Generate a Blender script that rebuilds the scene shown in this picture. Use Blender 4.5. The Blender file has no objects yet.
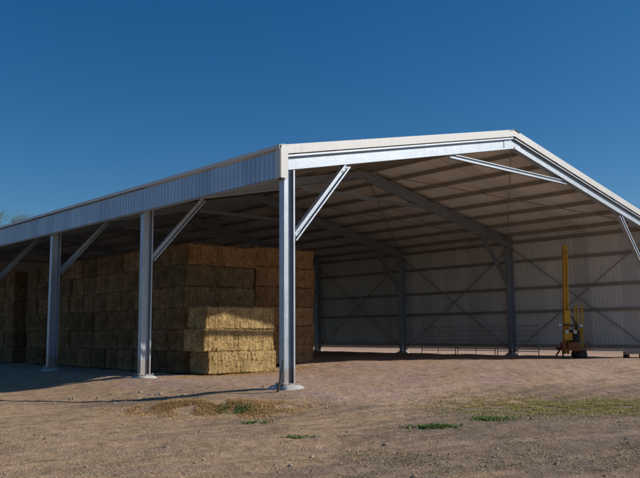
import bpy, math, random
from mathutils import Vector, Matrix, noise
random.seed(7)
S = bpy.context.scene
COL = S.collection

# ------------------------------------------------------------------ materials
def new_mat(name):
    m = bpy.data.materials.new(name); m.use_nodes = True
    nt = m.node_tree; b = nt.nodes['Principled BSDF']
    return m, nt, b
def node(nt, t, **kw):
    n = nt.nodes.new(t)
    for k, v in kw.items():
        if k in n.inputs.keys(): n.inputs[k].default_value = v
        else: setattr(n, k, v)
    return n
def ramp(nt, fac, stops):
    r = nt.nodes.new('ShaderNodeValToRGB'); e = r.color_ramp.elements
    while len(e) < len(stops): e.new(0.5)
    for i, (p, c) in enumerate(stops): e[i].position = p; e[i].color = (*c, 1)
    nt.links.new(fac, r.inputs[0]); return r.outputs[0]
def mixc(nt, fac, a, b, mode='MIX'):
    m = nt.nodes.new('ShaderNodeMix'); m.data_type = 'RGBA'; m.blend_type = mode
    for s, v in ((0, fac), (6, a), (7, b)):
        if hasattr(v, 'links') or hasattr(v, 'is_linked'): nt.links.new(v, m.inputs[s])
        else: m.inputs[s].default_value = v if s == 0 else (*v, 1)
    return m.outputs[2]
def coords(nt, scale=(1, 1, 1), rot=(0, 0, 0), out='Object'):
    tc = nt.nodes.new('ShaderNodeTexCoord'); mp = nt.nodes.new('ShaderNodeMapping')
    mp.inputs['Scale'].default_value = scale; mp.inputs['Rotation'].default_value = rot
    nt.links.new(tc.outputs[out], mp.inputs[0]); return mp.outputs[0]
def ntex(nt, vec, scale, detail=4, rough=.55):
    n = nt.nodes.new('ShaderNodeTexNoise'); n.inputs['Scale'].default_value = scale
    n.inputs['Detail'].default_value = detail; n.inputs['Roughness'].default_value = rough
    nt.links.new(vec, n.inputs['Vector']); return n.outputs['Fac']
def bump(nt, b, h, strength, dist):
    n = nt.nodes.new('ShaderNodeBump'); n.inputs['Strength'].default_value = strength
    n.inputs['Distance'].default_value = dist
    nt.links.new(h, n.inputs['Height']); nt.links.new(n.outputs[0], b.inputs['Normal'])

def metal_mat(name, c, met=.45, rough=.42, var=.12, spangle=.1, dirt=False):
    m, nt, b = new_mat(name); v = coords(nt)
    n1 = ntex(nt, v, 1.3, 5); n2 = ntex(nt, coords(nt, (9, 9, .6)), 2.0, 4)
    a = ramp(nt, n1, [(.3, tuple(x*(1-var) for x in c)), (.7, tuple(min(1, x*(1+var)) for x in c))])
    a = mixc(nt, .5, a, ramp(nt, n2, [(.25, tuple(x*(1-var*1.6) for x in c)), (.6, c)]), 'MIX')
    nt.links.new(a, b.inputs['Base Color'])
    r = ramp(nt, n2, [(.3, (rough-.08,)*3), (.7, (rough+.12,)*3)])
    nt.links.new(r, b.inputs['Roughness']); b.inputs['Metallic'].default_value = met
    vo = nt.nodes.new('ShaderNodeTexVoronoi'); vo.inputs['Scale'].default_value = 26; nt.links.new(v, vo.inputs['Vector'])
    sp = nt.nodes.new('ShaderNodeSeparateColor'); nt.links.new(vo.outputs['Color'], sp.inputs[0])
    a = mixc(nt, 1.0, a, ramp(nt, sp.outputs[0], [(0, (1-spangle,)*3), (1, (1+spangle*.7,)*3)]), 'MULTIPLY')
    if dirt:
        tc = nt.nodes.new('ShaderNodeTexCoord'); sx = nt.nodes.new('ShaderNodeSeparateXYZ'); nt.links.new(tc.outputs['Object'], sx.inputs[0])
        ma = nt.nodes.new('ShaderNodeMath'); ma.operation = 'MULTIPLY_ADD'; nt.links.new(n1, ma.inputs[0]); ma.inputs[1].default_value = -.9; nt.links.new(sx.outputs[2], ma.inputs[2])
        a = mixc(nt, ramp(nt, ma.outputs[0], [(0, (.6, .6, .6)), (.10, (0, 0, 0))]), a, (.30, .23, .17))
    nt.links.new(a, b.inputs['Base Color'])
    bump(nt, b, n1, .15, .01)
    return m
MG = metal_mat('galvanised steel', (.38, .43, .49), .45, .45, dirt=True)
MZ = metal_mat('zinc alloy sheet', (.38, .46, .56), .5, .40, .12, .03)
MW = metal_mat('pale flashing', (.53, .535, .53), .1, .5, .06, .02)
MI = metal_mat('zinc sheet inner face', (.73, .73, .71), .05, .65, .1, .03)
MP = metal_mat('purlin steel', (.34, .32, .29), .2, .6)
MY = metal_mat('yellow machine paint', (.62, .34, .02), .0, .55, .3)
MR = metal_mat('rusty steel', (.20, .085, .035), .1, .8, .4)
MD = metal_mat('dark grease steel', (.035, .033, .03), .2, .6, .3)
MT = metal_mat('tyre rubber', (.02, .02, .02), 0, .9, .2)
def panels(m, axis):
    nt = m.node_tree; b = nt.nodes['Principled BSDF']; old = b.inputs['Base Color'].links[0].from_socket
    tc = nt.nodes.new('ShaderNodeTexCoord'); sp = nt.nodes.new('ShaderNodeSeparateXYZ'); nt.links.new(tc.outputs['Object'], sp.inputs[0])
    d = nt.nodes.new('ShaderNodeMath'); d.operation = 'DIVIDE'; nt.links.new(sp.outputs[axis], d.inputs[0]); d.inputs[1].default_value = .8
    f = nt.nodes.new('ShaderNodeMath'); f.operation = 'FLOOR'; nt.links.new(d.outputs[0], f.inputs[0])
    w = nt.nodes.new('ShaderNodeTexWhiteNoise'); w.noise_dimensions = '1D'; nt.links.new(f.outputs[0], w.inputs['W'])
    c = mixc(nt, 1.0, old, ramp(nt, w.outputs['Value'], [(0, (.86, .86, .87)), (1, (1.05, 1.05, 1.04))]), 'MULTIPLY')
    nt.links.new(c, b.inputs['Base Color'])
panels(MZ, 1); panels(MI, 1)
def plain(name, c, rough=.8, var=.25, sc=6):
    m, nt, b = new_mat(name); n = ntex(nt, coords(nt), sc, 6)
    nt.links.new(ramp(nt, n, [(.25, tuple(x*(1-var) for x in c)), (.75, tuple(x*(1+var) for x in c))]), b.inputs['Base Color'])
    b.inputs['Roughness'].default_value = rough; bump(nt, b, n, .5, .02); return m
MC = plain('concrete', (.46, .45, .43), .9, .2, 9)
MWOOD = plain('dark timber', (.05, .04, .03), .9, .3, 12)
MWOODP = plain('weathered pale timber', (.32, .27, .19), .9, .3, 8)
MSTONE = plain('pale stone', (.30, .25, .20), .95, .35, 7)
MTWINE = plain('twine', (.22, .15, .09), .8, .2, 20)

def hay_mat(name, tints):
    m, nt, b = new_mat(name)
    fib = ntex(nt, coords(nt, (10, 10, 26)), 1.0, 8, .8)
    fl = ntex(nt, coords(nt, (11, 3, 1.2)), 1.0, 4, .6)
    blotch = ntex(nt, coords(nt), 2.2, 4)
    c = ramp(nt, fib, [(.36, tuple(x*.25 for x in tints[0])), (.5, tints[0]), (.62, tints[1])])
    c = mixc(nt, .45, c, ramp(nt, fl, [(.36, tuple(x*.3 for x in tints[0])), (.55, tints[1])]))
    c = mixc(nt, .35, c, ramp(nt, blotch, [(.35, tints[2]), (.6, tints[1])]))
    vo = nt.nodes.new('ShaderNodeTexVoronoi'); vo.inputs['Scale'].default_value = 1.0; nt.links.new(coords(nt, (16, 16, 24)), vo.inputs['Vector'])
    sepc = nt.nodes.new('ShaderNodeSeparateColor'); nt.links.new(vo.outputs['Color'], sepc.inputs[0])
    c = mixc(nt, 1.0, c, ramp(nt, sepc.outputs[0], [(0, (.62, .60, .57)), (.3, (.9, .9, .88)), (1, (1.12, 1.1, 1.05))]), 'MULTIPLY')
    oi = nt.nodes.new('ShaderNodeObjectInfo')
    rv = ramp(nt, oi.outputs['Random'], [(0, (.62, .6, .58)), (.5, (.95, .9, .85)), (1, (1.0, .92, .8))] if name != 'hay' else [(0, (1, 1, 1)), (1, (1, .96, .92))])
    c = mixc(nt, 1.0, c, rv, 'MULTIPLY')
    nt.links.new(c, b.inputs['Base Color']); b.inputs['Roughness'].default_value = .9
    b.inputs['Specular IOR Level'].default_value = .15
    bump(nt, b, fib, .9, .03)
    return m
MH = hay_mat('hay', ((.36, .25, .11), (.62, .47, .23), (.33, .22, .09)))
MHS = hay_mat('shade darkened brown hay', ((.31, .18, .09), (.46, .29, .15), (.20, .12, .06)))  # hay of the shaded bales, their shade put into a darker colour
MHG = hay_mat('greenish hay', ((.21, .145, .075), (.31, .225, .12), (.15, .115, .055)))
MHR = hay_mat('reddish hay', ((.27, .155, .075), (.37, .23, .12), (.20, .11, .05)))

def blade_mat(name, a, b_, rough=.75):
    m, nt, b = new_mat(name)
    v = coords(nt); n = ntex(nt, v, 2.5, 3); n2 = ntex(nt, v, 60, 2)
    c = ramp(nt, n, [(.35, a), (.65, b_)])
    c = mixc(nt, .5, c, ramp(nt, n2, [(.3, tuple(x*.6 for x in a)), (.7, tuple(min(1, x*1.25) for x in b_))]))
    nt.links.new(c, b.inputs['Base Color']); b.inputs['Roughness'].default_value = rough
    return m
MBD = blade_mat('dry grass', (.42, .31, .17), (.56, .44, .25))
MBO = blade_mat('orange straw', (.50, .29, .10), (.66, .44, .19))
MBY = blade_mat('yellowing grass', (.34, .29, .08), (.52, .42, .14))
MBL = blade_mat('olive dry grass', (.26, .21, .11), (.40, .32, .17))
MBG = blade_mat('green weeds', (.09, .17, .03), (.20, .27, .06))

def ground_mat():
    m, nt, b = new_mat('dirt ground')
    v = coords(nt)
    at = nt.nodes.new('ShaderNodeAttribute'); at.attribute_name = 'cover'
    sep = nt.nodes.new('ShaderNodeSeparateColor'); nt.links.new(at.outputs['Color'], sep.inputs[0])
    big = ntex(nt, v, .55, 5); mid = ntex(nt, v, 3.5, 6, .65); fine = ntex(nt, v, 28, 5, .7)
    trk = ntex(nt, coords(nt, (.35, 2.6, 1), (0, 0, math.radians(34))), 1.1, 5, .6)
    pale = ramp(nt, mid, [(.25, (.31, .20, .150)), (.5, (.46, .315, .245)), (.75, (.56, .415, .335))])
    straw = ramp(nt, mid, [(.25, (.30, .19, .105)), (.5, (.46, .31, .19)), (.72, (.60, .43, .28))])
    dark = ramp(nt, mid, [(.3, (.19, .137, .095)), (.7, (.32, .24, .175))])
    n1 = nt.nodes.new('ShaderNodeMath'); n1.operation = 'MULTIPLY_ADD'
    nt.links.new(big, n1.inputs[0]); n1.inputs[1].default_value = 1.2
    nt.links.new(sep.outputs[0], n1.inputs[2])
    f1 = ramp(nt, n1.outputs[0], [(.55, (0, 0, 0)), (.9, (1, 1, 1))])
    c = mixc(nt, f1, pale, straw)
    n2 = nt.nodes.new('ShaderNodeMath'); n2.operation = 'MULTIPLY_ADD'
    nt.links.new(trk, n2.inputs[0]); n2.inputs[1].default_value = 1.0
    nt.links.new(sep.outputs[1], n2.inputs[2])
    f2 = ramp(nt, n2.outputs[0], [(.60, (0, 0, 0)), (.85, (.95, .95, .95))])
    c = mixc(nt, f2, c, dark)
    c = mixc(nt, sep.outputs[2], c, ramp(nt, mid, [(.3, (.33, .235, .165)), (.7, (.40, .30, .22))]))
    f3 = ramp(nt, fine, [(.3, (.76, .75, .74)), (.55, (1, 1, 1)), (.8, (1.12, 1.11, 1.10))])
    c = mixc(nt, 1.0, c, f3, 'MULTIPLY')
    nt.links.new(c, b.inputs['Base Color']); b.inputs['Roughness'].default_value = .95
    b.inputs['Specular IOR Level'].default_value = .1
    add = nt.nodes.new('ShaderNodeMath'); add.operation = 'MULTIPLY_ADD'
    nt.links.new(mid, add.inputs[0]); add.inputs[1].default_value = 3.0; nt.links.new(fine, add.inputs[2])
    bump(nt, b, add.outputs[0], .7, .03)
    return m
MGR = ground_mat()

# ------------------------------------------------------------------ object helpers
def link(o, parent=None):
    COL.objects.link(o)
    if parent: o.parent = parent
    return o
def tag(o, label, cat, group=None, kind=None):
    if label: o['label'] = label
    if cat: o['category'] = cat
    if group: o['group'] = group
    if kind: o['kind'] = kind
    return o
def empty(name, loc=(0, 0, 0), rz=0):
    o = bpy.data.objects.new(name, None); o.location = loc; o.rotation_euler = (0, 0, rz)
    o.empty_display_size = .3
    return link(o)
class MB:
    def __init__(s): s.v = []; s.f = []
    def add(s, vs, fs):
        n = len(s.v); s.v += [tuple(v) for v in vs]; s.f += [tuple(i+n for i in f) for f in fs]
    def box(s, c, size, rot=None):
        hx, hy, hz = size[0]/2, size[1]/2, size[2]/2
        vs = [Vector((x, y, z)) for x in (-hx, hx) for y in (-hy, hy) for z in (-hz, hz)]
        if rot: vs = [rot @ v for v in vs]
        s.add([v+Vector(c) for v in vs], [(0, 1, 3, 2), (4, 6, 7, 5), (0, 4, 5, 1), (2, 3, 7, 6), (0, 2, 6, 4), (1, 5, 7, 3)])
    def prism(s, prof, p0, p1, ua, va):     # 2-D polygon swept from p0 to p1
        p0, p1 = Vector(p0), Vector(p1); n = len(prof); vs = []
        for p in (p0, p1):
            for a, b in prof: vs.append(p+Vector(ua)*a+Vector(va)*b)
        fs = [(i, (i+1) % n, n+(i+1) % n, n+i) for i in range(n)]
        fs += [tuple(range(n-1, -1, -1)), tuple(range(n, 2*n))]
        s.add(vs, fs)
    def tube(s, p0, p1, r0, r1=None, n=10, cap=True):
        p0, p1 = Vector(p0), Vector(p1); r1 = r0 if r1 is None else r1
        d = (p1-p0).normalized(); a = d.orthogonal().normalized(); b = d.cross(a); vs = []
        for p, r in ((p0, r0), (p1, r1)):
            for i in range(n):
                t = 2*math.pi*i/n; vs.append(p+(a*math.cos(t)+b*math.sin(t))*r)
        fs = [(i, (i+1) % n, n+(i+1) % n, n+i) for i in range(n)]
        if cap: fs += [tuple(range(n-1, -1, -1)), tuple(range(n, 2*n))]
        s.add(vs, fs)
    def build(s, name, mat, parent=None, smooth=False, bevel=0):
        me = bpy.data.meshes.new(name); me.from_pydata(s.v, [], s.f); me.update()
        import bmesh
        bm = bmesh.new(); bm.from_mesh(me); bmesh.ops.recalc_face_normals(bm, faces=bm.faces); bm.to_mesh(me); bm.free()
        me.materials.append(mat)
        if smooth:
            for p in me.polygons: p.use_smooth = True
        o = bpy.data.objects.new(name, me); link(o, parent)
        if bevel:
            md = o.modifiers.new('b', 'BEVEL'); md.width = bevel; md.segments = 2; md.limit_method = 'ANGLE'
        return o
def isec(d, w, t=.012, lip=.05):
    """back-to-back lipped channels: d across the member in the frame plane, w along Y"""
    h, q, g = d/2, w/2, t
    return [(-h, -q), (-h+lip, -q), (-h+lip, -q+g), (-h+g, -q+g), (-h+g, -g), (h-g, -g), (h-g, -q+g), (h-lip, -q+g), (h-lip, -q), (h, -q),
            (h, q), (h-lip, q), (h-lip, q-g), (h-g, q-g), (h-g, g), (-h+g, g), (-h+g, q-g), (-h+lip, q-g), (-h+lip, q), (-h, q)]
def member(p0, p1, d, w, lip=.05):           # lies in an X-Z plane
    m = MB(); a = (Vector(p1)-Vector(p0)).normalized(); u = a.cross(Vector((0, 1, 0)))
    if u.x < 0: u = -u
    m.prism(isec(d, w, lip=lip), p0, p1, u, (0, 1, 0)); return m
def sheet(o, udir, ulen, v0, v1, nrm, pitch=.2, depth=.022):
    """ribbed sheet; v0(u), v1(u) give the start and end points' offsets along the rib direction vectors"""
    m = MB(); o = Vector(o); udir = Vector(udir); nrm = Vector(nrm); us = []
    u = 0
    while u < ulen:
        for a, h in ((0, 0), (.62, 0), (.72, 1), (.90, 1)):
            if u+a*pitch < ulen: us.append((u+a*pitch, h*depth))
        u += pitch
    us.append((ulen, 0)); vs = []
    for u, h in us:
        b = o+udir*u+nrm*h; vs += [b+Vector(v0(u)), b+Vector(v1(u))]
    m.add(vs, [(2*i, 2*i+2, 2*i+3, 2*i+1) for i in range(len(us)-1)]); return m

# ------------------------------------------------------------------ terrain
def sm(a, b, x):
    t = max(0, min(1, (x-a)/(b-a))); return t*t*(3-2*t)
def lin(a, b, x): return max(0, min(1, (x-a)/(b-a)))
LX, LY = .745, -.667           # sideways direction of the picture on the ground
RUTS = (8.3, 9.9, 11.6, 13.1)
def hump(x, y, cx, cy, a, b, h):
    dx, dy = x-cx, y-cy; l = dx*LX+dy*LY; f = dx*.667+dy*.745
    return h*math.exp(-(l/a)**2-(f/b)**2)
def gz(x, y, fine=True):
    pad = lin(-3.0, -.5, x)*sm(-5.5, -.7, y) if y < 40 else lin(-3.0, -.5, x)
    z = -.30+.30*pad
    z += .24*sm(3.5, 9, x)*sm(-7, -.5, y)
    z += hump(x, y, -3.5, -.6, 1.3, .6, .24) + hump(x, y, -2.5, -1.6, 1.0, .5, .09)
    z += hump(x, y, 4.2, 2.6, 2.2, .8, .10) + hump(x, y, 11, 4.0, 5, 1.4, .07)
    r = math.hypot(x+12.9, y+15.7)
    if fine and r < 40:
        for c0 in RUTS:
            d = (x+12.921)*.667+(y+15.748)*.745-c0-.035*((x+12.921)*.745-(y+15.748)*.667+2)**2
            if abs(d) < .5: z -= (  .045*math.exp(-(d/.13)**2)-.024*math.exp(-((abs(d)-.24)/.08)**2))*(.6+noise.noise(Vector((x, y, 2))))
    if fine and r < 70:
        k = min(1, (70-r)/30)
        z += k*(noise.noise(Vector((x*.6, y*.6, 0)))*.045+noise.noise(Vector((x*1.9, y*1.9, 3)))*.022)
        if r < 34: z += noise.noise(Vector((x*6, y*6, 5)))*.010+noise.noise(Vector((x*15, y*15, 9)))*.005
    return z
CAM = Vector((-12.921, -15.748, 1.407))
def build_ground():
    yaw = .841; angs = []; a = -math.pi
    while a < math.pi-1e-6:
        angs.append(a); a += math.radians(.16) if abs(a) < math.radians(33) else math.radians(3)
    rad = [.01]; r = 1.5
    while r < 6000:
        rad.append(r); r *= 1.011 if r < 60 else 1.12
    vs = []; n = len(angs); cov = []
    for r in rad:
        for a in angs:
            x = CAM.x+r*math.cos(yaw+a); y = CAM.y+r*math.sin(yaw+a); vs.append((x, y, gz(x, y)))
            out = 1-lin(-3.6, -.2, x)*sm(-6, -1.2, y)
            px = (math.sin(-a))
            wob = noise.noise(Vector((x*.35, y*.35, 7)))*.25
            R_ = max(0, min(1, .55*out*(1-.55*sm(-.12, .25, px+wob*.4))+wob*.9))
            G_ = max(0, min(1, .30*out*sm(-.15, .25, px+wob*.5)+.10*out+wob*.7+.9*hump(x, y, -3.4, 1.6, 1.6, 1.0, .35)))
            B_ = 0
            if r < 40:
                for c0 in RUTS:
                    d = (x+12.921)*.667+(y+15.748)*.745-c0-.035*((x+12.921)*.745-(y+15.748)*.667+2)**2
                    if abs(d) < .6: B_ = max(B_, math.exp(-(d/.2)**2)*max(0, .55+1.2*noise.noise(Vector((x*.5, y*.5, 12)))))
            cov.append((R_, G_, min(1, B_), 1))
    fs = []
    for i in range(len(rad)-1):
        for j in range(n):
            k = (j+1) % n; fs.append((i*n+j, i*n+k, (i+1)*n+k, (i+1)*n+j))
    me = bpy.data.meshes.new('ground'); me.from_pydata(vs, [], fs); me.update()
    ca = me.color_attributes.new('cover', 'FLOAT_COLOR', 'POINT')
    flat = [c for q in cov for c in q]; ca.data.foreach_set('color', flat)
    me.materials.append(MGR)
    me.polygons.foreach_set('use_smooth', [True]*len(me.polygons))
    o = link(bpy.data.objects.new('ground', me)); o['kind'] = 'structure'
build_ground()

# ------------------------------------------------------------------ shed
B, W, EH, SL = 7.456, 20.93, 6.30, .2117
NB = 6; YE = NB*B+.15; APX = W/2
def zr(x): return EH+SL*((x+.3) if x <= APX else (W+.3-x))
shed = empty('hay_shed', (0, 0, 0))
tag(shed, 'large open fronted steel hay shed with gable roof standing on bare dirt', 'shed')
ang = math.atan(SL)
for i in range(NB+1):
    y = i*B
    for side in (0, 1):
        x = 0 if side == 0 else (W if i else W-.15)
        zt = zr(x)-.61; zb = gz(x, y)-.05
        c = member((x, y, zb), (x, y, zt), .37, .205, .05).build('column', MG, shed)
        f = MB(); n = 18; vs = []
        R0 = .42 if i == 0 and side == 0 else .36
        for rr, zz in ((1.12, -.06), (1.0, .03), (.86, .065), (.5, .10), (0.01, .11)):
            for k in range(n):
                t = 2*math.pi*k/n; w = 1+.45*noise.noise(Vector((math.cos(t)*2.3+i*5, math.sin(t)*1.7+side*7, rr)))
                vs.append((x+math.cos(t)*R0*rr*w, y+math.sin(t)*R0*rr*w, gz(x, y)+zz+.045*noise.noise(Vector((math.cos(t)*2.2, math.sin(t)*2.2+rr*3, i*3+side)))))
        f.add(vs, [(a*n+k, a*n+(k+1) % n, (a+1)*n+(k+1) % n, (a+1)*n+k) for a in range(4) for k in range(n)])
        f.build('footing', MC, shed, smooth=True)
        bp = MB(); bp.box((x, y, gz(x, y)+.118), (.56, .34, .018)); bp.build('base_plate', MG, c)
        for bx in (-.25, .25):
            for by in (-.12, .12):
                q = MB(); q.tube((x+bx, y+by, gz(x, y)+.127), (x+bx, y+by, gz(x, y)+.17), .016, n=6); q.build('anchor_bolt', MG, c)
        # knee brace
        if side == 0: p0, p1 = (.20, y, 3.92), (2.22, y, zr(2.22)-.64)
        elif i == 0: p0, p1 = (x-.20, y, 3.6), (18.15, y, zr(18.15)-.64)
        else: p0, p1 = (W-.20, y, 3.92), (W-2.22, y, zr(2.22)-.64)
        member(p0, p1, .20, .16, .045).build('knee_brace', MG, shed)
        if i < 3:
            d_ = (Vector(p1)-Vector(p0)).normalized()
            for e_, k_ in ((Vector(p0), 1), (Vector(p1), -1)):
                q = MB(); cc = e_+d_*.2*k_; q.box((cc.x, y-.022, cc.z), (.17, .012, .17)); cl = q.build('cleat', MG, shed)
                for bx in (-.05, .05):
                    for bz in (-.05, .05):
                        q = MB(); q.tube((cc.x+bx, y-.045, cc.z+bz), (cc.x+bx, y-.027, cc.z+bz), .017, n=6); q.build('bolt', MG, cl)
        # rafter
        xs, xe = (-.20, APX) if side == 0 else (W+.20, APX)
        r = MB(); u = Vector((-SL, 0, 1)).normalized() if side == 0 else Vector((SL, 0, 1)).normalized()
        r.prism(isec(.40, .23), (xs, y, zr(xs)-.42), (xe, y, zr(xe)-.42), u, (0, 1, 0))
        r.build('rafter', MG, shed)
    m = member((APX-3.55, y, zr(APX-3.55)-.66), (APX+3.55, y, zr(APX-3.55)-.66), .15, .12, .03); m.build('collar_tie', MG, shed)
    g = MB(); g.prism([(-.5, -.315), (0, -.209), (.5, -.315), (.5, .10), (0, .206), (-.5, .10)], (APX, y-.030, zr(APX)-.42), (APX, y-.016, zr(APX)-.42), (1, 0, 0), (0, 0, 1))
    g.build('apex_plate', MG, shed)

# purlins: lipped channels under the sheet
pur = [.35+1.43*k for k in range(8)]
for side in (0, 1):
    for d in [0.0]+pur[0:]:
        x = d if side == 0 else W-d
        if abs(x-APX) < .25: continue
        u = Vector((1, 0, SL)).normalized() if side == 0 else Vector((1, 0, -SL)).normalized(); v = Vector((-u.z, 0, u.x))
        if d == 0.0: continue
        m = MB()
        m.prism([(-.035, 0), (.035, 0), (.035, .03), (.031, .03), (.031, .004), (-.031, .004), (-.031, .146), (.031, .146), (.031, .12), (.035, .12), (.035, .15), (-.035, .15)],
                (x, -.12, zr(x)-.182), (x, YE-.02, zr(x)-.182), u, v)
        m.build('purlin', MP, shed)
for x in (APX-.28, APX+.28):
    m = MB(); m.box((x, YE/2-.07, zr(x)-.125), (.07, YE-.12, .19)); m.build('purlin', MP, shed)
# roof sheets
hz = Vector((0, 0, 1))
for side in (0, 1):
    ex = -.36 if side == 0 else W+.42
    n = Vector((-SL if side == 0 else SL, 0, 1)).normalized()
    ze = zr(ex)
    m = sheet((ex, -.14, ze), (0, 1, 0), YE+.14, lambda u: (0, 0, 0), lambda u: (APX-ex, 0, zr(APX)-ze), n)
    m.build('roof_sheet', MI, shed)
m = MB()
for s in (-1, 1):
    m.add([(APX, -.2, zr(APX)+.06), (APX+s*.3, -.2, zr(APX+.3)+.045), (APX+s*.3, YE+.05, zr(APX+.3)+.045), (APX, YE+.05, zr(APX)+.06)], [(0, 1, 2, 3)])
m.build('ridge_cap', MW, shed)
# barge flashing front and back
for yb, sgn in ((-.16, -1), (YE+.03, 1)):
    for side in (0, 1):
        ex = -.32 if side == 0 else W+.32
        u = Vector((0, 0, 1)); m = MB()
        y0 = yb
        m.prism([(0, -.20), (.025, -.20), (.025, .03), (.22, .03), (.22, .05), (0, .05)], (ex, y0, zr(ex)+.015), (APX, y0, zr(APX)+.015), (0, -sgn, 0), u)
        m.build('barge_flashing', MW, shed)
# eave fascia (left), corner flashings, eave flashing and girts
m = sheet((-.30, -.13, 0), (0, 1, 0), YE+.13, lambda u: (0, 0, 5.50), lambda u: (0, 0, 6.24), (-1, 0, 0), .2, .02)
m.build('fascia', MZ, shed)
m = MB(); m.prism([(-.10, 6.255), (-.10, 6.36), (.10, 6.40), (.10, 6.385), (-.085, 6.35), (-.085, 6.255)], (-.30, -.17, 0), (-.30, YE, 0), (1, 0, 0), (0, 0, 1))
m.build('eave_flashing', MW, shed)
m = MB(); m.box((-.22, -.158, 5.88), (.24, .02, .80)); m.box((-.345, -.05, 5.87), (.02, .22, .78)); m.build('corner_flashing', MW, shed)
m = MB(); m.box((W+.22, -.155, 5.86), (.24, .02, .74)); m.build('corner_flashing', MW, shed)
for z in (5.52, 6.08):
    m = MB(); m.box((-.255, YE/2, z), (.05, YE-.1, .14)); m.build('girt', MP, shed)
# right side wall
XW = W+.30
m = sheet((XW, -.13, 0), (0, 1, 0), YE+.13, lambda u: (0, 0, .50), lambda u: (0, 0, 6.285), (1, 0, 0), .2, .03)
m.build('wall_sheet', MI, shed)
m = MB(); m.box((XW-.008, YE/2-.07, 6.22), (.008, YE+.1, .17)); m.build('eave_closure', MI, shed)  # added strip, blocks the light slit between wall top and roof
for z in (.72, 2.42, 3.60, 5.0, 6.0):
    m = MB(); m.prism([(-.035, -.075), (.035, -.075), (.035, .075), (-.035, .075)], (XW-.045, -.1, z), (XW-.045, YE-.1, z), (1, 0, 0), (0, 0, 1)); m.build('girt', MP, shed)
# rear gable wall
m = sheet((-.3, YE+.01, 0), (1, 0, 0), W+.6, lambda u: (0, 0, .1), lambda u: (0, 0, zr(-.3+u)-.02), (0, 1, 0), .2, .03)
m.build('wall_sheet', MI, shed)
for z in (2.42, 3.6, 5.0):
    m = MB(); m.box((W/2, YE-.05, z), (W+.3, .06, .2)); m.build('girt', MP, shed)
for x in (APX-3.5, APX+3.5):
    member((x, NB*B+.24-.2, gz(x, NB*B)-.05), (x, NB*B+.04, zr(x)-.66), .3, .2).build('gable_post', MG, shed)
# bracing rods
for i in range(NB):
    y0, y1 = i*B, (i+1)*B
    for a, b_ in (((W+.1, y0, .35), (W+.1, y1, 5.75)), ((W+.12, y1, .35), (W+.12, y0, 5.75))):
        m = MB(); m.tube(a, b_, .027, n=6); m.build('brace_rod', MP, shed)
    for s in (0, 1):
        e = W-.1 if s else .1
        for dz, (ya, yb) in ((0, (y0, y1)), (-.035, (y1, y0))):
            m = MB(); m.tube((e, ya, zr(e)-.26+dz), (APX, yb, zr(APX)-.26+dz), .022, n=6); m.build('brace_rod', MP, shed)

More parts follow.
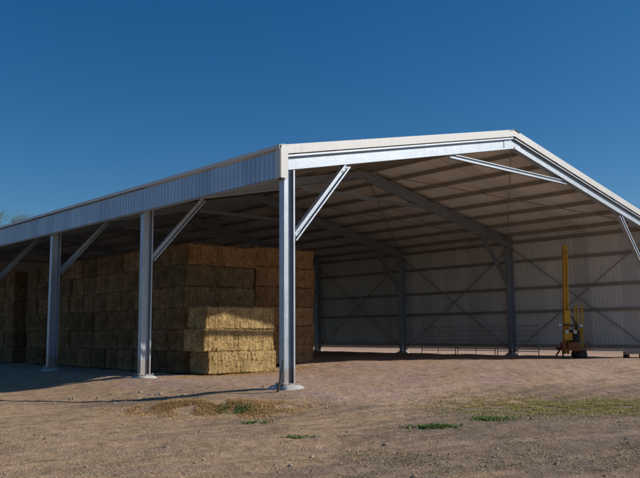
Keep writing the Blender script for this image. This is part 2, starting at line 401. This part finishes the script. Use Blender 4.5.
# ------------------------------------------------------------------ hay bales
BL, BD, BH = 3.08, 1.19, .764
def bale_mesh(seed, mat):
    rnd = random.Random(seed); nx, ny, nz = 60, 24, 16; RR = .055
    vs, idx, fs = [], {}, []
    def P(i, j, k):
        if (i, j, k) in idx: return idx[(i, j, k)]
        x, y, z = (i/nx-.5)*BL, (j/ny-.5)*BD, k/nz*BH
        # rounded edges
        def rd(v, h, r=.055):
            e = max(0, abs(v)-(h-r)); return e
        ex, ey, ez = rd(x, BL/2), rd(y, BD/2), rd(z-BH/2, BH/2)
        l = math.sqrt(ex*ex+ey*ey+ez*ez)
        if l > RR:
            k_ = RR/l
            x -= math.copysign(ex*(1-k_), x); y -= math.copysign(ey*(1-k_), y); z -= math.copysign(ez*(1-k_), z-BH/2)
        p = Vector((x, y, z)); d = p-Vector((0, 0, BH/2)); d = Vector((d.x/BL, d.y/BD, d.z/BH)).normalized()
        q = noise.noise(Vector((x*3+seed*9, y*3, z*3)))*.03+noise.noise(Vector((x*11+seed, y*2.0, z*2.0)))*.028+noise.noise(Vector((x*9, y*9+seed, z*9)))*.022+noise.noise(Vector((x*22, y*22+seed, z*22)))*.03
        q -= .022*math.exp(-((z-BH*.52)/.05)**2)*(1 if abs(y) > BD*.4 else 0)*(.5+noise.noise(Vector((x*8, seed, 0))))
        p += d*q; p.z = max(p.z, .004)
        idx[(i, j, k)] = len(vs); vs.append(p); return idx[(i, j, k)]
    for i in range(nx):
        for j in range(ny):
            for k in (0, nz): fs.append((P(i, j, k), P(i+1, j, k), P(i+1, j+1, k), P(i, j+1, k))[::(1 if k else -1)])
        for k in range(nz):
            for j in (0, ny): fs.append((P(i, j, k), P(i+1, j, k), P(i+1, j, k+1), P(i, j, k+1))[::(-1 if j else 1)])
    for j in range(ny):
        for k in range(nz):
            for i in (0, nx): fs.append((P(i, j, k), P(i, j+1, k), P(i, j+1, k+1), P(i, j, k+1))[::(1 if i else -1)])
    # loose straws standing off the faces
    for _ in range(5200):
        f = rnd.choice((0, 0, 1, 2, 2, 3))
        if f == 0: c = Vector((rnd.uniform(-.49, .49)*BL, -BD/2-.0, rnd.uniform(.02, .98)*BH)); n = Vector((0, -1, 0))
        elif f == 1: c = Vector((rnd.uniform(-.49, .49)*BL, BD/2, rnd.uniform(.02, .98)*BH)); n = Vector((0, 1, 0))
        elif f == 2: c = Vector((-BL/2, rnd.uniform(-.49, .49)*BD, rnd.uniform(.02, .98)*BH)); n = Vector((-1, 0, 0))
        else: c = Vector((rnd.uniform(-.49, .49)*BL, rnd.uniform(-.49, .49)*BD, BH)); n = Vector((0, 0, 1))
        t = Vector((rnd.gauss(0, 1), rnd.gauss(0, 1), rnd.gauss(0, 1))); t = (t-n*t.dot(n)).normalized()
        d = (t+n*rnd.uniform(.05, .55)).normalized()*rnd.uniform(.06, .17); s_ = d.cross(n).normalized()*.005
        c = c-n*.02; k = len(vs); vs += [c-s_, c+s_, c+d]; fs.append((k, k+1, k+2))
    me = bpy.data.meshes.new('hay_bale'); me.from_pydata([tuple(v) for v in vs], [], fs); me.update(); me.materials.append(mat)
    return me
def twine_mesh():
    m = MB()
    for j in range(6):
        y = (j-2.5)/6*BD*.98; r = .0035; h = BH; L = BL/2
        pts = [(-L-.005, .02), (-L-.005, h-.04), (-L+.06, h+.004), (L-.06, h+.004), (L+.005, h-.04), (L+.005, .02)]
        for (xa, za), (xb, zb) in zip(pts, pts[1:]): m.tube((xa, y, za), (xb, y, zb), r, n=4, cap=False)
    me = bpy.data.meshes.new('twine'); me.from_pydata(m.v, [], m.f); me.materials.append(MTWINE); return me
TW = twine_mesh()
HV = {k: [bale_mesh(i+s, mt) for i in range(c)] for k, s, mt, c in (('lit', 1, MH, 3), ('old', 10, MHS, 4), ('green', 20, MHG, 2), ('red', 30, MHR, 2))}  # 'lit' and 'old' are one hay, sunlight and shade set by colour
ORD = ['', 'first', 'second', 'third', 'fourth', 'fifth', 'sixth', 'seventh', 'eighth', 'ninth', 'tenth', 'eleventh', 'twelfth']
LAY = ['bottom', 'second', 'third', 'fourth', 'fifth', 'top']
def bale(kind, x0, y0, z, label, group, rz=0):
    o = bpy.data.objects.new('hay_bale', random.choice(HV[kind]))
    o.location = (x0+BL/2+random.uniform(-.035, .035), y0+BD/2+random.uniform(-.01, .01), z)
    o.rotation_euler = (0, 0, rz+math.radians(random.uniform(-1.3, 1.3)))
    link(o); tag(o, label, 'hay bale', group)
    t = bpy.data.objects.new('twine', TW); link(t, o)
    return o
def base(x, y): return max(gz(x+.2, y+.1, False), gz(x+2.7, y+.1, False), gz(x+.2, y+1, False))+.012
GF, GM, GS, GC = 'sunlit bales at the near corner', 'bales of the long stack', 'bales of the side stack', 'bales of the far stack'
nm = ['bottom bale of the three sunlit golden hay bales at the stack corner', 'middle bale of the three sunlit golden hay bales at the stack corner',
      'top bale of the three golden hay bales at the stack corner, half in sun']
offs = [.10, -.02, .06]
b0 = base(1.8, 6.68)
for k in range(3):
    o = bale('lit', 1.83+offs[k], 6.68, b0+k*.768, nm[k], GF)
    if k == 0: o.scale = (.95, 1, 1)
    if k == 2: o.scale = (.96, 1, 1)
for i in range(12):
    y0 = 7.93+1.205*i
    for k in range(6):
        kind = 'green' if (i == 0 and k in (3, 4)) else ('red' if random.random() < .3 else 'old')
        if i == 0 and k == 5: kind = 'red'
        lb = 'shaded greenish hay bale' if kind == 'green' else 'shaded brown hay bale'
        lb += ', %s layer, %s row back of the long stack' % (LAY[k], ORD[i+1])
        bale(kind, 1.82+random.uniform(-.05, .09)+(.03 if k > 2 else 0), y0, b0+k*.768, lb, GM)
for i in range(1):
    for k in range(6):
        y0 = 8.15+1.205*i; kind = 'red' if k in (1, 3, 4, 5) else 'old'
        bb = base(5.0, y0)
        bale(kind, 5.0+random.uniform(0, .08), y0, max(b0, bb-.02)+k*.768-.05*(k > 0), 'shaded hay bale, %s layer of the side stack behind the corner column' % LAY[k], GS)
for i in range(4):
    y0 = 24.1+1.205*i
    for k in range(6):
        bale('red' if random.random() < .3 else 'old', 1.82+random.uniform(-.05, .08), y0, b0+k*.768,
             'dark hay bale, %s layer, %s row of the far stack past the gap' % (LAY[k], ORD[i+1]), GC)

# ------------------------------------------------------------------ mast machine
rig = empty('drilling_rig', (18.42, 2.72, gz(18.42, 2.72)), math.atan2(LY, LX)); rig.rotation_euler[1] = .028
tag(rig, 'tall yellow mast machine on wheeled base standing before the right shed wall', 'machine')
mx = -.17
m = MB(); w0 = .13
for sx in (-1, 1):
    for sy in (-1, 1): m.box((mx+sx*.078, sy*.08, 2.5), (.055, .055, 4.6))
m.box((mx, 0, 2.5), (.11, .09, 4.5))
for k in range(14): m.box((mx, -.11, .5+k*.32), (.19, .02, .045))
m.build('mast', MY, rig, bevel=.008)
m = MB(); m.box((mx, 0, 4.86), (.18, .16, .14)); m.tube((mx, -.1, 4.95), (mx, .1, 4.95), .10, n=16); m.build('crown_pulley', MY, rig)
m = MB(); m.box((mx, -.12, 1.75), (.28, .24, .75)); m.box((mx+.02, -.14, .98), (.36, .28, .36)); m.build('carriage', MY, rig, bevel=.02)
m = MB(); m.box((mx+.12, -.3, 1.46), (.82, .07, .07)); m.build('control_bar', MD, rig, bevel=.01)
for x in (mx-.36, mx+.56):
    m = MB(); m.box((x, -.31, 1.47), (.17, .09, .10)); m.build('handle_cap', MW, rig, bevel=.015)
for x in (mx-.08, mx+.28):
    m = MB(); m.tube((x, -.40, 1.18), (x, -.33, 1.18), .085, n=20); m.build('gauge', MW, rig)
m = MB(); m.box((.22, .1, .95), (.34, .5, .62)); m.tube((.3, .05, 1.3), (.3, .05, 1.62), .04); m.box((.2, -.18, 1.1), (.2, .08, .25)); m.build('engine', MD, rig, bevel=.03)
m = MB()
for x in (.28, .40, .62): m.box((x, .2, 1.33), (.06, .06, 2.1))
for k in range(12): m.box((.45, .2, .40+k*.175), (.38, .03, .03))
m.box((.45, .215, 1.1), (.30, .01, .5))
m.build('ladder', MY, rig)
m = MB()
for y in (-.42, .42): m.box((.05, y, .42), (1.05, .09, .12))
for x in (-.42, -.1, .3, .52): m.box((x, 0, .42), (.09, .8, .10))
m.tube((-.45, 0, .40), (-.72, -.3, .12), .04); m.build('base_frame', MR, rig, bevel=.01)
m = MB(); m.box((0, -.44, .62), (.5, .2, .22)); m.box((-.38, -.3, .6), (.2, .3, .25)); m.tube((.5, -.45, .55), (.66, -.45, .75), .05); m.build('valve_block', MR, rig, bevel=.02)
for x, y in ((.40, -.40), (.40, .48)):
    w = MB(); w.tube((x, y-.08, .20), (x, y+.08, .20), .20, n=24); wo = w.build('wheel', MT, rig, bevel=.03)
    h = MB(); h.tube((x, y-.095, .20), (x, y+.095, .20), .09, n=16); h.build('rim', MD, wo)
for x in (-.42, .58):
    m = MB(); m.box((x, -.3, .2), (.06, .06, .4)); m.box((x, -.3, .02), (.2, .2, .03)); m.build('outrigger', MD, rig)
def curve_tube(pts, r, n=8):
    m = MB()
    for a, b_ in zip(pts, pts[1:]): m.tube(a, b_, r, n=n)
    return m
for s in (0, 1):
    pts = []
    for k in range(13):
        t = k/12; pts.append((mx+.12+.25*math.sin(t*math.pi)+.05*s, -.22-.12*math.sin(t*3.1), 1.9-1.2*t-.03*s))
    curve_tube(pts, .018).build('hose', MD, rig)

# steel yard panels leaning along the wall
for i, (y0, y1, lb) in enumerate(((5.55, 7.95, 'grey steel rail panel leaning on the right wall, nearest the yellow machine'),
                                 (8.1, 10.5, 'grey steel rail panel leaning on the right wall just left of the inner wall column'),
                                 (10.65, 13.0, 'grey steel rail panel leaning on the right wall, farthest left of the three'))):
    p = empty('yard_panel', (20.35, (y0+y1)/2, gz(20.35, (y0+y1)/2)))
    tag(p, lb, 'fence panel', 'rail panels leaning on the wall')
    L = (y1-y0)/2; lean = .1
    for s in (-1, 1):
        m = MB(); m.tube((0, s*L, 0), (lean*1.6, s*L, 1.5), .024); m.build('upright', MG, p)
    m = MB(); m.tube((0.0, 0, 0.05), (lean*1.55, 0, 1.47), .018); m.build('upright', MG, p)
    for k in range(6):
        z = .22+k*.25; m = MB(); m.tube((lean*1.07*z, -L, z), (lean*1.07*z, L, z), .019); m.build('rail', MG, p)

# pale timber on blocks by the right front column
t = empty('timber_bearer', (20.0, .75, gz(20.0, .75)), math.atan2(LY, LX)); tag(t, 'pale weathered timber resting on two dark blocks at the foot of the right wall', 'timber')
m = MB(); m.box((.25, 0, .24), (1.0, .20, .10)); m.box((.1, .24, .25), (.6, .14, .08)); m.build('beam', MWOODP, t, bevel=.02)
for x in (-.15, .55):
    m = MB(); m.box((x, .05, .08), (.14, .42, .20)); m.build('block', MWOOD, t, bevel=.02)

# dark stake leaning on the corner column
m = MB()
pts = [(-.66, -.42, gz(-.66, -.42)-.02), (-.56, -.38, .18), (-.42, -.30, .46), (-.28, -.16, .72)]
for a, b_, r0, r1 in zip(pts, pts[1:], (.036, .03, .026), (.03, .026, .02)): m.tube(a, b_, r0, r1, n=9)
o = m.build('wooden_stake', MWOOD); tag(o, 'short dark stake leaning against the foot of the near corner column', 'stake')

# ------------------------------------------------------------------ ground cover
def blades(name, n, pos, h, mat, w=.006, label=None, cat=None, kind=None, lean=.7, seed=1):
    rnd = random.Random(seed); vs, fs = [], []
    for _ in range(n):
        q = pos(rnd)
        if q is None: continue
        x, y = q; z = gz(x, y)-.004; hh = h*rnd.uniform(.45, 1.25); a = rnd.uniform(0, 6.283); l = rnd.uniform(0, lean)*hh
        dx, dy = math.cos(a), math.sin(a); ww = w*rnd.uniform(.6, 1.3)
        k = len(vs)
        vs += [(x-dy*ww, y+dx*ww, z), (x+dy*ww, y-dx*ww, z), (x+dx*l*.4-dy*ww*.7, y+dy*l*.4+dx*ww*.7, z+hh*.6), (x+dx*l*.4+dy*ww*.7, y+dy*l*.4-dx*ww*.7, z+hh*.6), (x+dx*l*1.3, y+dy*l*1.3, z+hh*(1-.25*l/hh))]
        fs += [(k, k+1, k+3, k+2), (k+2, k+3, k+4)]
    me = bpy.data.meshes.new(name); me.from_pydata(vs, [], fs); me.update(); me.materials.append(mat)
    o = link(bpy.data.objects.new(name, me)); tag(o, label, cat, None, kind); return o
def gpos(cx, cy, a, b):
    def f(r):
        u, v = r.gauss(0, .5)*a, r.gauss(0, .5)*b
        x, y = cx+u*LX+v*.667, cy+u*LY+v*.745
        if noise.noise(Vector((x*2.2, y*2.2, 4))) < -.15: return None
        return x, y
    return f
def wedge(r0, r1, a0, a1, thr, sc=.8, off=0):
    def f(r):
        rr = r0*((r1/r0)**r.random()); a = .841+math.radians(r.uniform(a0, a1))
        x, y = CAM.x+rr*math.cos(a), CAM.y+rr*math.sin(a)
        if noise.noise(Vector((x*sc+off, y*sc, 1)))+.4*noise.noise(Vector((x*4, y*4, off))) < thr: return None
        if x > -.6 and y > -.8: return None
        return x, y
    return f
blades('dry_grass', 60000, wedge(6, 19, -27, 27, .02), .022, MBD, .0045, 'sparse short dry grass over the foreground dirt', 'dry grass', 'stuff', 2.6, 2)
blades('olive_grass', 50000, wedge(7.5, 13.5, -26, -1, .12, .9, 9), .022, MBL, .005, 'dull olive dry grass in dark patches on the right foreground dirt', 'dry grass', 'stuff', 2.4, 3)
blades('yellow_grass', 70000, gpos(3.9, -6.7, 3.9, 2.2), .035, MBY, .006, 'low yellowing grass patch at the right of the yard', 'grass', 'stuff', 2.0, 4)
def strawpos(r):
    q = (gpos(-3.6, -.8, 1.5, .9) if r.random() < .6 else gpos(-2.7, -2.0, 1.3, .9))(r); return q
blades('loose_straw', 26000, strawpos, .04, MBO, .005, 'orange brown loose straw spilled over the low dirt mound', 'straw', 'stuff', 3.2, 5)
for cx, cy, a, b_, n, hh, lb in ((-2.95, -1.85, .50, .28, 800, .06, 'larger patch of green weeds beside the straw mound, left of the corner column'),
                                (-3.75, -3.6, .26, .16, 260, .05, 'small patch of green weeds in front of the straw mound'),
                                (-1.75, -6.35, .42, .26, 900, .07, 'bright green weed clump in the middle of the foreground dirt'),
                                (.05, -6.3, .42, .34, 650, .06, 'thin green weed clump beside the yellowing grass patch'),
                                (-4.4, -5.6, .28, .14, 220, .05, 'tiny sprig of green weeds below the corner column')):
    def pp(r, cx=cx, cy=cy, a=a, b_=b_):
        u, v = r.gauss(0, .5)*a, r.gauss(0, .5)*b_
        if noise.noise(Vector((u*5+cx, v*5, 2))) < -.25: return None
        return cx+u*LX+v*.667, cy+u*LY+v*.745
    blades('green_weeds', n, pp, hh, MBG, .011, lb, 'weeds', None, 2.2, int(n))
blades('loose_straw', 9000, lambda q: (q.uniform(.6, 6.5), 7.0-abs(q.gauss(0, .8)) if q.random() < .5 else 6.7-abs(q.gauss(0, .35))), .03, MBO, .005, 'loose straw fallen along the foot of the sunlit bales', 'straw', 'stuff', 3.2, 8)
# pebbles and clods
def lumps(name, n, pos, r0, r1, mat, label, cat, seed):
    rnd = random.Random(seed); vs, fs = [], []
    base_v = [(1, 0, 0), (-1, 0, 0), (0, 1, 0), (0, -1, 0), (0, 0, 1), (0, 0, -1)]
    e = {}
    oc = [(0, 2, 4), (2, 1, 4), (1, 3, 4), (3, 0, 4), (2, 0, 5), (1, 2, 5), (3, 1, 5), (0, 3, 5)]
    bv = [Vector(v) for v in base_v]; bf = []
    def mid(a, b):
        k = (min(a, b), max(a, b))
        if k not in e: e[k] = len(bv); bv.append(((bv[a]+bv[b])/2).normalized())
        return e[k]
    for a, b, c in oc:
        x, y, z = mid(a, b), mid(b, c), mid(c, a); bf += [(a, x, z), (x, b, y), (z, y, c), (x, y, z)]
    for _ in range(n):
        q = pos(rnd)
        if q is None: continue
        x, y = q; r = r0*(r1/r0)**(rnd.random()**2.2); s = Vector((r*rnd.uniform(.7, 1.4), r*rnd.uniform(.7, 1.4), r*rnd.uniform(.45, .8)))
        rot = Matrix.Rotation(rnd.uniform(0, 6.28), 3, 'Z'); k = len(vs); z = gz(x, y)+s.z*.3
        for v in bv:
            w = Vector((v.x*s.x, v.y*s.y, v.z*s.z))*rnd.uniform(.78, 1.15); w = rot @ w; vs.append((x+w.x, y+w.y, z+w.z))
        fs += [tuple(i+k for i in f) for f in bf]
    me = bpy.data.meshes.new(name); me.from_pydata(vs, [], fs); me.update(); me.materials.append(mat)
    o = link(bpy.data.objects.new(name, me)); tag(o, label, cat, None, 'stuff')
def anyw(r0, r1):
    def f(r):
        rr = r0*((r1/r0)**r.random()); a = .841+math.radians(r.uniform(-28, 28)); x, y = CAM.x+rr*math.cos(a), CAM.y+rr*math.sin(a)
        if noise.noise(Vector((x*.7, y*.7, 8))) < -.1: return None
        return x, y
    return f
MCL = plain('dirt clods', (.36, .26, .19), .95, .35, 5)
lumps('dirt_clods', 2600, anyw(6, 34), .006, .035, MCL, 'small dirt clods scattered over the yard', 'dirt clods', 11)
lumps('gravel', 200, anyw(7, 30), .008, .032, MSTONE, 'pale stones scattered over the yard', 'stones', 12)
lumps('stone_heap', 110, gpos(-2.6, 3.0, 2.2, 1.2), .015, .07, MSTONE, 'pale rubble stones on the rough ground between the first two side columns', 'stones', 13)

# ------------------------------------------------------------------ tree far left
def tree(x, y, H, R):
    t = empty('gum_tree', (x, y, -.3)); tag(t, 'green gum tree crown rising behind the roof at the far left', 'tree')
    rnd = random.Random(5); m = MB(); tips = []
    def limb(p, d, l, r, dep):
        q = p+d*l; m.tube(p, q, r, r*.65, n=7, cap=False)
        if dep == 0: tips.append(q); return
        for _ in range(3):
            limb(q, (d+Vector((rnd.gauss(0, .45), rnd.gauss(0, .45), rnd.uniform(-.05, .35)))).normalized(), l*.62, r*.6, dep-1)
        tips.append(q)
    limb(Vector((0, 0, 0)), Vector((.03, 0, 1)), H*.42, .28, 4)
    m.build('trunk', plain('gum bark', (.24, .19, .14), .9), t, smooth=True)
    vs, fs = [], []
    for q in tips:
        if q.z < H*.5: continue
        for _ in range(130):
            c = q+Vector((rnd.gauss(0, .5), rnd.gauss(0, .5), rnd.gauss(0, .4))); a = Vector((rnd.gauss(0, 1), rnd.gauss(0, 1), rnd.gauss(0, 1))).normalized()
            b = a.orthogonal().normalized(); k = len(vs); vs += [c-a*.10, c+b*.035, c+a*.10, c-b*.035]; fs.append((k, k+1, k+2, k+3))
    me = bpy.data.meshes.new('crown'); me.from_pydata([tuple(v) for v in vs], [], fs); me.materials.append(blade_mat('gum leaves', (.045, .075, .02), (.11, .13, .04)))
    link(bpy.data.objects.new('crown', me), t)
d = 85.0; a_ = .841+math.atan(350/774.5)
tree(CAM.x+d*math.cos(a_)/math.cos(math.atan(350/774.5)), CAM.y+d*math.sin(a_)/math.cos(math.atan(350/774.5)), 16.6, 4)

# ------------------------------------------------------------------ light
sd = Vector((1.15, -1.0, .86)).normalized()
el = math.asin(sd.z); rot = math.atan2(sd.x, sd.y)
L = bpy.data.lights.new('sun', 'SUN'); L.energy = 4.8; L.angle = math.radians(.53); L.color = (1, .93, .83)
lo = link(bpy.data.objects.new('sun', L)); lo.rotation_euler = sd.to_track_quat('Z', 'Y').to_euler(); lo.location = (30, -30, 30)
wd = bpy.data.worlds.new('World'); S.world = wd; wd.use_nodes = True; nt = wd.node_tree
sk = nt.nodes.new('ShaderNodeTexSky'); sk.sky_type = 'NISHITA'; sk.sun_disc = False
sk.sun_elevation = el; sk.sun_rotation = rot; sk.air_density = 1.0; sk.dust_density = .6; sk.ozone_density = 5.0; sk.altitude = 200
hs = nt.nodes.new('ShaderNodeHueSaturation'); hs.inputs['Saturation'].default_value = 1.28
nt.links.new(sk.outputs[0], hs.inputs['Color']); nt.links.new(hs.outputs[0], nt.nodes['Background'].inputs[0]); nt.nodes['Background'].inputs[1].default_value = .086

# ------------------------------------------------------------------ camera
cd = bpy.data.cameras.new('camera'); co = link(bpy.data.objects.new('camera', cd))
yaw, pit, rol, f = .841, .121, -.006, 774.5
fw = Vector((math.cos(pit)*math.cos(yaw), math.cos(pit)*math.sin(yaw), math.sin(pit)))
r = Vector((math.sin(yaw), -math.cos(yaw), 0)); u = r.cross(fw)
r, u = r*math.cos(rol)+u*math.sin(rol), u*math.cos(rol)-r*math.sin(rol)
M = Matrix((r, u, -fw)).transposed().to_4x4(); M.translation = CAM
co.matrix_world = M; cd.sensor_width = 36; cd.lens = f/640*36; cd.clip_end = 20000; cd.clip_start = .05
S.camera = co
S.render.resolution_x, S.render.resolution_y = 1024, 765
S.view_settings.view_transform = 'Standard'; S.view_settings.look = 'None'
S.view_settings.exposure = -.1; S.view_settings.gamma = 1; S.view_settings.use_curve_mapping = False
